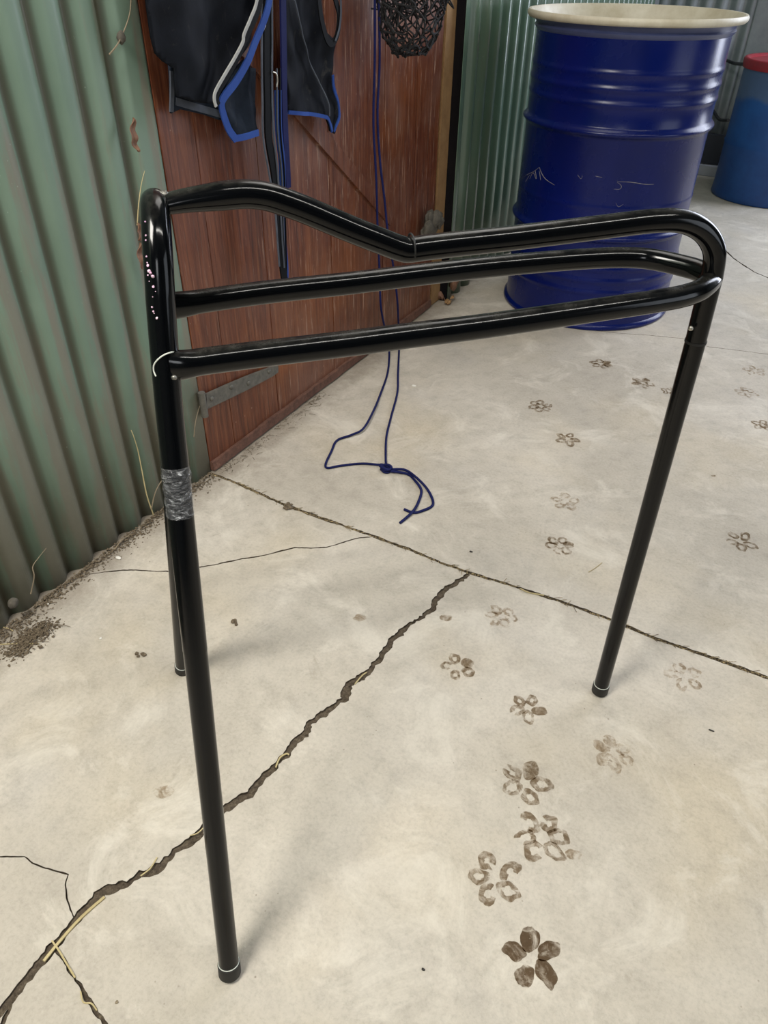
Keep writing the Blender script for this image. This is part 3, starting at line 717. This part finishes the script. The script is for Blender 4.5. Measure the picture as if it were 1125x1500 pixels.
# ------------------------------------------------------------------ hay net
nc = px_x(603, 10, .14); a0 = px_x(569, 10, .14); a1 = px_x(651, 10, .14)
ry = (a1.y - a0.y) / 2 * .96; bot = px_x(600, 84, .14).z; zc = nc.z + .12; rz = zc - bot
cy = (a0.y + a1.y) / 2
random.seed(11); NU, NV = 17, 20
def npnt(i, j):
    u = 2 * math.pi * (i + .5 * (j % 2)) / NU; v = -math.pi / 2 + .22 + (j / NV) * 2.2
    k = noise.noise(Vector((math.cos(u) * 2, math.sin(u) * 2, j * .5))); k2 = noise.noise(Vector((math.sin(u) * 3, j * .7, math.cos(u) * 3)))
    r = math.cos(min(v, 0) * .86) * (1 + .10 * k)
    return Vector((.125 + .075 * r * math.cos(u + .5 * k2), cy + ry * r * math.sin(u + .5 * k2), zc + rz * math.sin(min(v, 0)) + (.22 * max(v, 0)) + .016 * k2))
net = MB()
grid = [[npnt(i, j) for i in range(NU)] for j in range(NV)]
def strand(mb, a, b):
    m = (a + b) / 2 + Vector([random.uniform(-.004, .004) for _ in range(3)]); m.x = max(m.x, .03)
    tube_g(mb, cat([a, m, b], 3), .0021, 5, caps=False)
for j in range(NV - 1):
    for i in range(NU):
        s = (1 if j % 2 else -1)
        strand(net, grid[j][i], grid[j + 1][i]); strand(net, grid[j][i], grid[j + 1][(i + s) % NU])
for i in range(NU):
    strand(net, grid[0][i], grid[0][(i + 1) % NU]); 
    if i % 2: strand(net, grid[0][i], Vector((.125, cy, bot)))
for j in range(0, NV):
    for i in range(NU): blob(net, grid[j][i], .0042, seed=i * 3 + j, rough=.2, sub=1)
# crumpled slack net inside the bag
for q in range(60):
    c = Vector((.125 + random.uniform(-.05, .05), cy + random.uniform(-.6, .6) * ry, random.uniform(bot + .075, zc)))
    P = [c + Vector([random.uniform(-.03, .03) for _ in range(3)]) for _ in range(5)]
    for p in P: p.x = max(.03, p.x)
    tube_g(net, cat(P, 4), .0020, 5, caps=False)
o_ = net.build('hay_net', M['net']); tag(o_, 'black knotted hay net hanging at the far side of the red door', 'hay net')

# ------------------------------------------------------------------ cobweb clumps, dead leaves and twigs on the wall
def clump(name, px, py, x, r, sc, mat, label, catg, group=None, seed=0, n=5):
    c = px_x(px, py, x); mb = MB(); random.seed(seed)
    for i in range(n):
        off = Vector((random.uniform(0, .4) * r, random.uniform(-1, 1) * r * sc[1], random.uniform(-1, 1) * r * sc[2]))
        blob(mb, c + off, r * random.uniform(.35, .6), (sc[0], 1, 1), seed + i, .6)
    o = mb.build(name, mat); return tag(o, label, catg, group)
clump('cobweb_clump', 630, 330, .022, .05, (.4, 1.1, .6), M['nest'], 'grey dusty cobweb clump stuck to the far edge of the red door', 'cobweb', seed=4, n=16)
def curl(name, pts, x, wd, mat, label, catg, group=None, parent=None):
    P = [px_x(a, b, x + .004 * i) for i, (a, b) in enumerate(pts)]; mb = MB(); PP = cat(P, 5); n = len(PP)
    V = []; F = []
    for i, p in enumerate(PP):
        t = (PP[min(i + 1, n - 1)] - PP[max(i - 1, 0)]).normalized(); nn = t.cross(Vector((1, 0, 0))).normalized(); w_ = wd * math.sin(math.pi * (i + .4) / n)
        for k in (-1, -.4, .4, 1): V.append(p + nn * w_ * k + Vector((.006 * abs(k) * (1 + .5 * math.sin(i)), 0, 0)))
    for i in range(n - 1):
        for k in range(3): a = i * 4 + k; F.append((a, a + 1, a + 5, a + 4))
    o = obj(name, V, F, mat); md = o.modifiers.new('t', 'SOLIDIFY'); md.thickness = .0012
    return tag(o, label, catg, group)
curl('dead_leaf', [(193,172),(192,190),(194,208),(200,222)], .012, .008, M['leaf'], 'curled brown dead leaf caught on the edge of the green sheet, highest of three', 'leaf', 'dead leaves on the sheet edge')
curl('dead_leaf', [(199,326),(203,340),(201,352)], .012, .006, M['leaf'], 'small brown dead leaf caught just left of the rack top, middle of three', 'leaf', 'dead leaves on the sheet edge')
curl('dead_leaf', [(203,355),(202,372),(207,388),(214,396)], .012, .008, M['leaf'], 'curled brown dead leaf beside the rack post, lowest of three', 'leaf', 'dead leaves on the sheet edge')
def twig(pts, x, r, label, name='dry_twig', mat='twig', catg='twig', group='dry twigs at the wall', plane='x'):
    P = [px_x(a, b, x + .003 * math.sin(i * 1.9)) if plane == 'x' else fl(a, b, x + .003 * abs(math.sin(i * 1.3))) for i, (a, b) in enumerate(pts)]
    mb = MB(); PP = cat(P, 5); tube_g(mb, PP, [r * (1 - .6 * i / len(PP)) for i in range(len(PP))], 6)
    return tag(mb.build(name, M[mat]), label, catg, group)
twig([(172,800),(150,820),(120,842),(95,862),(70,880),(52,888)], .012, .0022, 'long thin dry twig lying along the foot of the green wall')
twig([(160,820),(175,795),(188,785),(205,778),(222,768)], .012, .002, 'forked dry twig at the wall foot beside the white chip')
twig([(222,745),(228,720),(240,700),(252,690)], .020, .0016, 'dry rootlet leaning up the green wall behind the rack leg', plane='x')
twig([(225,755),(215,725),(208,690),(202,660),(196,640),(192,630)], .006, .0016, 'pale dry stalk climbing the green sheet left of the taped leg', mat='straw')
twig([(45,870),(50,845),(48,830),(58,815),(68,803)], .008, .0014, 'thin dry rootlet climbing the green sheet near the left edge')
twig([(284,640),(287,615),(294,590)], .008, .0012, 'fine dry rootlet hanging at the door hinge')
twig([(160,80),(175,60),(190,20),(192,-20)], .008, .0016, 'dark dry tendril near the top edge of the green wall')
twig([(201,330),(203,300),(207,270),(212,250)], .008, .0011, 'pale dry thread above the rack post', mat='straw')
blob_ = MB(); blob(blob_, px_x(178, 55, .008), .009, (.6, 1, 1.2), 3, .4); tag(blob_.build('mud_wasp_nest', M['nest']), 'small round mud nest on the green wall near the top of the picture', 'wasp nest')
blob_ = MB(); blob(blob_, px_x(19, 883, .014), .011, (.8, 1, 1), 8, .35); tag(blob_.build('snail_shell', M['nest']), 'grey round snail shell at the foot of the green wall, far left', 'snail shell')

# ------------------------------------------------------------------ soil and litter (uncountable)
def litter(name, line, wd, n, rmin, rmax, mat, label, seed, hgt=.006, straws=0):
    """low bank of crumbs along a line of floor points (x, y)"""
    random.seed(seed); mb = MB(); P = [Vector((a, b, 0)) for a, b in line]; L = [(P[i + 1] - P[i]).length for i in range(len(P) - 1)]; T = sum(L)
    for q in range(n):
        t = random.random() * T; i = 0
        while i < len(L) - 1 and t > L[i]: t -= L[i]; i += 1
        d = (P[i + 1] - P[i]).normalized(); nn = Vector((-d.y, d.x, 0)); g = abs(random.gauss(0, .5)) * wd
        c = P[i] + d * t + nn * g * (-1); r = random.uniform(rmin, rmax) * (1 - .4 * min(1, g / wd / 1.5))
        c.z = r * .3 + max(0, hgt * (1 - g / wd)) * random.random()
        blob(mb, c, r, (random.uniform(.7, 1.5), random.uniform(.7, 1.5), .55), q, .5, 1)
    for q in range(straws):
        i = random.randrange(len(P) - 1); c = P[i].lerp(P[i + 1], random.random()); d = (P[i + 1] - P[i]).normalized(); nn = Vector((-d.y, d.x, 0))
        c -= nn * abs(random.gauss(0, .4)) * wd; a = random.uniform(0, 6.3); l = random.uniform(.006, .022)
        c.z = .002; e = c + Vector((math.cos(a) * l, math.sin(a) * l, random.uniform(0, .003)))
        tube_g(mb, [c, c.lerp(e, .5) + Vector((0, 0, .001)), e], .0006, 4)
    o = mb.build(name, mat, smooth=False); tag(o, label, 'dirt', None, 'stuff'); return o
E_ = 1e-3
litter('wall_soil', [(.004, -.75), (.004, -.62), (.004, -.45), (.004, -.3), (.004, -.15), (.004, .0)], .034, 1500, .0008, .0030, M['soil'], 'dark brown soil and litter banked along the foot of the green wall', 5, .007, 90)
hp = MB(); random.seed(6); p0 = fl(18, 958); p1_ = fl(70, 915)
for q in range(900):
    t = random.random(); c = p0.lerp(p1_, t) + Vector((random.gauss(0, .012), random.gauss(0, .012), 0)); r = random.uniform(.0007, .0026); c.z = r * .3 + random.random() * .006 * math.sin(math.pi * t)
    blob(hp, c, r, (random.uniform(.7, 1.5), random.uniform(.7, 1.5), .55), q, .5, 1)
for q in range(45):
    c = p0.lerp(p1_, random.random()) + Vector((random.gauss(0, .014), random.gauss(0, .014), .004)); a = random.uniform(0, 6.3); l = random.uniform(.008, .028)
    tube_g(hp, [c, c + Vector((math.cos(a) * l, math.sin(a) * l, random.uniform(-.002, .003)))], .0006, 4)
tag(hp.build('soil_heap', M['soil'], smooth=False), 'brown soil heap with chaff at the far left, in front of the green wall', 'dirt', None, 'stuff')
litter('door_litter', [(.020, .02), (.018, .16), (.014, .34), (.012, .5)], .04, 200, .0006, .0016, M['soil'], 'brown crumbs and chaff scattered under the red door', 8, .002, 70)
js = [(p.x, p.y) for p in JP[:-2]]
lj = MB(); random.seed(9)
for q in range(1100):
    i = random.randrange(len(js) - 1); c = Vector((*js[i], 0)).lerp(Vector((*js[i + 1], 0)), random.random()) + Vector((0, random.gauss(0, .0028), 0)); c.z = -.003 + random.random() * .002
    blob(lj, c, random.uniform(.0008, .0022), (1, 1, .6), q, .5, 1)
for q in range(170):
    i = random.randrange(2, len(js) - 1); c = Vector((*js[i], 0)).lerp(Vector((*js[i + 1], 0)), random.random()) + Vector((0, random.gauss(0, .002), .001)); a = random.gauss(0, .5); l = random.uniform(.006, .02)
    tube_g(lj, [c, c + Vector((math.cos(a) * l, math.sin(a) * l, .001))], .0006, 4)
s_ = NT('chaff'); s_.col(s_.ramp(s_.noise(300, 2), [(.35, srgb('54493a')), (.5, srgb('7a6c52')), (.66, srgb('b09c70'))])); s_.rough(.9)
tag(lj.build('joint_chaff', s_.m, smooth=False), 'dirt and dry chaff filling the joint between the floor slabs', 'dirt', None, 'stuff')
lc = MB(); random.seed(19); MP = CR[0][0]
for q in range(900):
    i = random.randrange(len(MP) - 1); c = MP[i].lerp(MP[i + 1], random.random()) + Vector((random.gauss(0, .0018), random.gauss(0, .0018), 0)); c.z = -.006 + random.random() * .002
    blob(lc, c, random.uniform(.0008, .0022), (1, 1, .6), q, .5, 1)
tag(lc.build('crack_dirt', M['crackdirt'], smooth=False), 'dark dirt lying in the wide crack across the floor', 'dirt', None, 'stuff')

# single straws
def straw(pts, r, label, z=.002):
    mb = MB(); P = [fl(a, b, z) for a, b in pts]; PP = cat(P, 5); tube_g(mb, PP, r, 6); tag(mb.build('straw_stalk', M['straw']), label, 'straw', 'straw stalks in the floor cracks')
straw([(64,1408),(90,1376),(120,1343),(153,1314)], .0022, 'longest yellow straw stalk lying along the wide crack at lower left')
straw([(76,1378),(86,1392),(98,1412),(110,1432)], .0013, 'thin bent straw crossing the long yellow stalk')
straw([(206,1283),(220,1272),(230,1256)], .0011, 'short straw in the wide crack left of the near leg')
straw([(278,1224),(290,1220),(300,1210)], .0009, 'tiny straw in the wide crack touching the near leg')
straw([(404,1124),(410,1110),(420,1104),(423,1106)], .0014, 'curled straw in the wide crack right of the near leg')
straw([(520,1002),(530,990),(537,985)], .0012, 'straw bits at the kink in the middle of the wide crack')
straw([(118,1452),(122,1468),(134,1470),(142,1480)], .0010, 'pale straw looped in the small branch crack, bottom left')
straw([(762,862),(775,868),(797,872)], .0014, 'yellow straw in the slab joint between the wide crack and the rear leg')
straw([(0,944),(22,943),(57,943)], .0012, 'straw lying on the soil heap at the far left edge')
straw([(0,918),(10,920),(19,924)], .0012, 'short pale straw against the wall at the far left edge')
straw([(862,838),(872,832),(882,824)], .0007, 'fine dark straw alone on the far slab left of the rear leg')
# small single bits
def bit(px, py, r, mat, label, catg, name, sc=(1, 1, .6), seed=1, rough=.4, n=1):
    mb = MB(); random.seed(seed)
    for i in range(n):
        p = fl(px, py, r * sc[2] * .8); 
        if n > 1: p += Vector((random.uniform(-1, 1) * r * 1.6, random.uniform(-1, 1) * r * 1.6, 0))
        blob(mb, p, r if n == 1 else r * random.uniform(.4, .8), sc, seed + i, rough)
    tag(mb.build(name, M[mat]), label, catg)
bit(173, 817, .0055, 'chip', 'white shell chip at the wall foot beside the thin crack', 'chip', 'white_chip', (1.4, .7, .5))
bit(147, 935, .0028, 'chip', 'small white chip lying left of the far front leg', 'chip', 'white_chip')
bit(70, 885, .0028, 'chip', 'small white chip in the soil at the foot of the green wall', 'chip', 'white_chip')
bit(606, 565, .006, 'chip', 'pale flake on the far slab right of the blue cord', 'chip', 'white_chip', (1.3, .9, .3))
bit(343, 913, .005, 'soil', 'brown dirt crumb cluster right of the near front leg', 'dirt clod', 'dirt_clod', n=7, seed=3)
bit(205, 959, .005, 'soil', 'round brown dirt clod left of the far front leg', 'dirt clod', 'dirt_clod', n=5, seed=5)
bit(425, 742, .008, 'soil', 'chaff cluster on the slab joint below the door', 'dirt clod', 'dirt_clod', n=9, seed=7)
bit(690, 808, .0030, 'seed', 'small dark seed on the far slab above the wide crack end', 'seed', 'dark_seed', (1.4, .8, .5))
bit(1042, 1070, .0028, 'seed', 'small dark chip on the near slab right of the rear leg', 'seed', 'dark_seed', (1.8, .6, .4))
bit(620, 1420, .0022, 'seed', 'tiny dark seed near the bottom edge of the picture', 'seed', 'dark_seed', (1.2, .8, .5))
bit(171, 1468, .0022, 'twig', 'tiny pebble right of the branch crack at the bottom', 'pebble', 'pebble', (1, 1, .5))
# dead leaves at the foot of the far post
for i, (q, lab) in enumerate((((655, 432), 'dark dead leaf clump at the foot of the timber post'), ((667, 440), 'tan dead leaf lying right of the dark leaf clump'))):
    c = fl(*q, .012); mb = MB(); random.seed(30 + i)
    for k in range(5 if i == 0 else 3):
        blob(mb, c + Vector((random.uniform(-.025, .025), random.uniform(-.025, .025), (random.uniform(0, .05) if i == 0 else random.uniform(-.006, .01)))), random.uniform(.014, .022) * (1 if i == 0 else .7), (.6, 1.2, 1 if i == 0 else .4), k + i * 7, .7)
    tag(mb.build('dead_leaf_clump' if i == 0 else 'dead_leaf', M['leaf'] if i == 0 else M['post']), lab, 'leaf')

# ------------------------------------------------------------------ damp paw prints on the floor (marks of the floor)
F1 = film('damp_print_dark', (.42, .36, .30, 1), .30, .56, 48)
F2 = film('damp_print_mid', (.56, .50, .43, 1), .36, .58, 48)
F3 = film('damp_print_faint', (.68, .62, .55, 1), .40, .62, 55)
def pad(mb, c, ax, ra, rb_, z, fill, seed):
    """one pad: a damp oval with a darker rim, or only its rim"""
    n = 40; u = Vector((math.cos(ax), math.sin(ax), 0)); v = Vector((-u.y, u.x, 0)); V = []; F = []
    inner = .0 if fill else random.uniform(.30, .55)
    a_0 = random.uniform(0, 6.28); gap = 0 if fill else random.choice((0, 0, 0, 4, 8))
    for k in range(n):
        t = a_0 + 2 * math.pi * k / n; w_ = 1 + .28 * noise.noise(Vector((math.cos(t) * 1.3, math.sin(t) * 1.3, seed))) + .07 * noise.noise(Vector((math.cos(t) * 3, math.sin(t) * 3, seed)))
        p = u * math.cos(t) * ra * w_ + v * math.sin(t) * rb_ * w_
        inn = inner * (1 + .4 * noise.noise(Vector((math.cos(t) * 1.6, math.sin(t) * 1.6, seed + 9))))
        V.append(c + p + Vector((0, 0, z))); V.append(c + p * min(.85, max(inn, .03)) + Vector((0, 0, z)))
    for k in range(n - gap): l = (k + 1) % n; F.append((k * 2, l * 2, l * 2 + 1, k * 2 + 1))
    mb.add(V, F)
prints = [(735,903,.030,.3,F3,0),(671,977,.031,1.1,F2,1),(773,1038,.030,.2,F2,1),(898,1104,.033,2.0,F3,3),(1003,991,.033,.9,F3,0),(770,1147,.038,1.6,F2,1),(794,1226,.040,.5,F2,0),(724,1287,.038,2.3,F2,0),(781,1404,.037,.9,F1,5),
          (881,533,.033,.1,F2,2),(942,561,.033,1.4,F2,3),(980,573,.024,.5,F2,1),(791,595,.034,.8,F2,0),(831,643,.033,.3,F2,1),(829,735,.034,1.9,F3,1),(820,799,.032,.6,F2,1),(1085,793,.034,1.2,F2,0),(1118,623,.030,.4,F2,0),(1093,575,.030,1.0,F3,0),(1105,543,.034,.7,F3,0)]
random.seed(21)
for i, (x, y, R, rot, mt, nf) in enumerate(prints):
    c = fl(x, y); mb = MB(); np_ = 5 if i % 3 else 6; z = .0004
    for k in range(np_):
        a = rot + 2 * math.pi * k / np_ + random.uniform(-.12, .12); cc = c + Vector((math.cos(a), math.sin(a), 0)) * R * random.uniform(.60, .72)
        pad(mb, cc, a + random.uniform(-.3, .3), R * random.uniform(.38, .50), R * random.uniform(.30, .38), z + k * .00006, k < nf, i * 10 + k)
    o_ = mb.build('paw_print', mt, floor); o_['label'] = 'damp brown paw print on the concrete'
for x, y, r, mt in ((653, 905, .013, F2), (527, 905, .013, F3), (840, 1252, .012, F3), (1045, 697, .006, F2), (240, 1160, .016, F3)):
    mb = MB(); pad(mb, fl(x, y), .5, r, r * .7, .0004, True, x); mb.build('damp_spot', mt, floor)
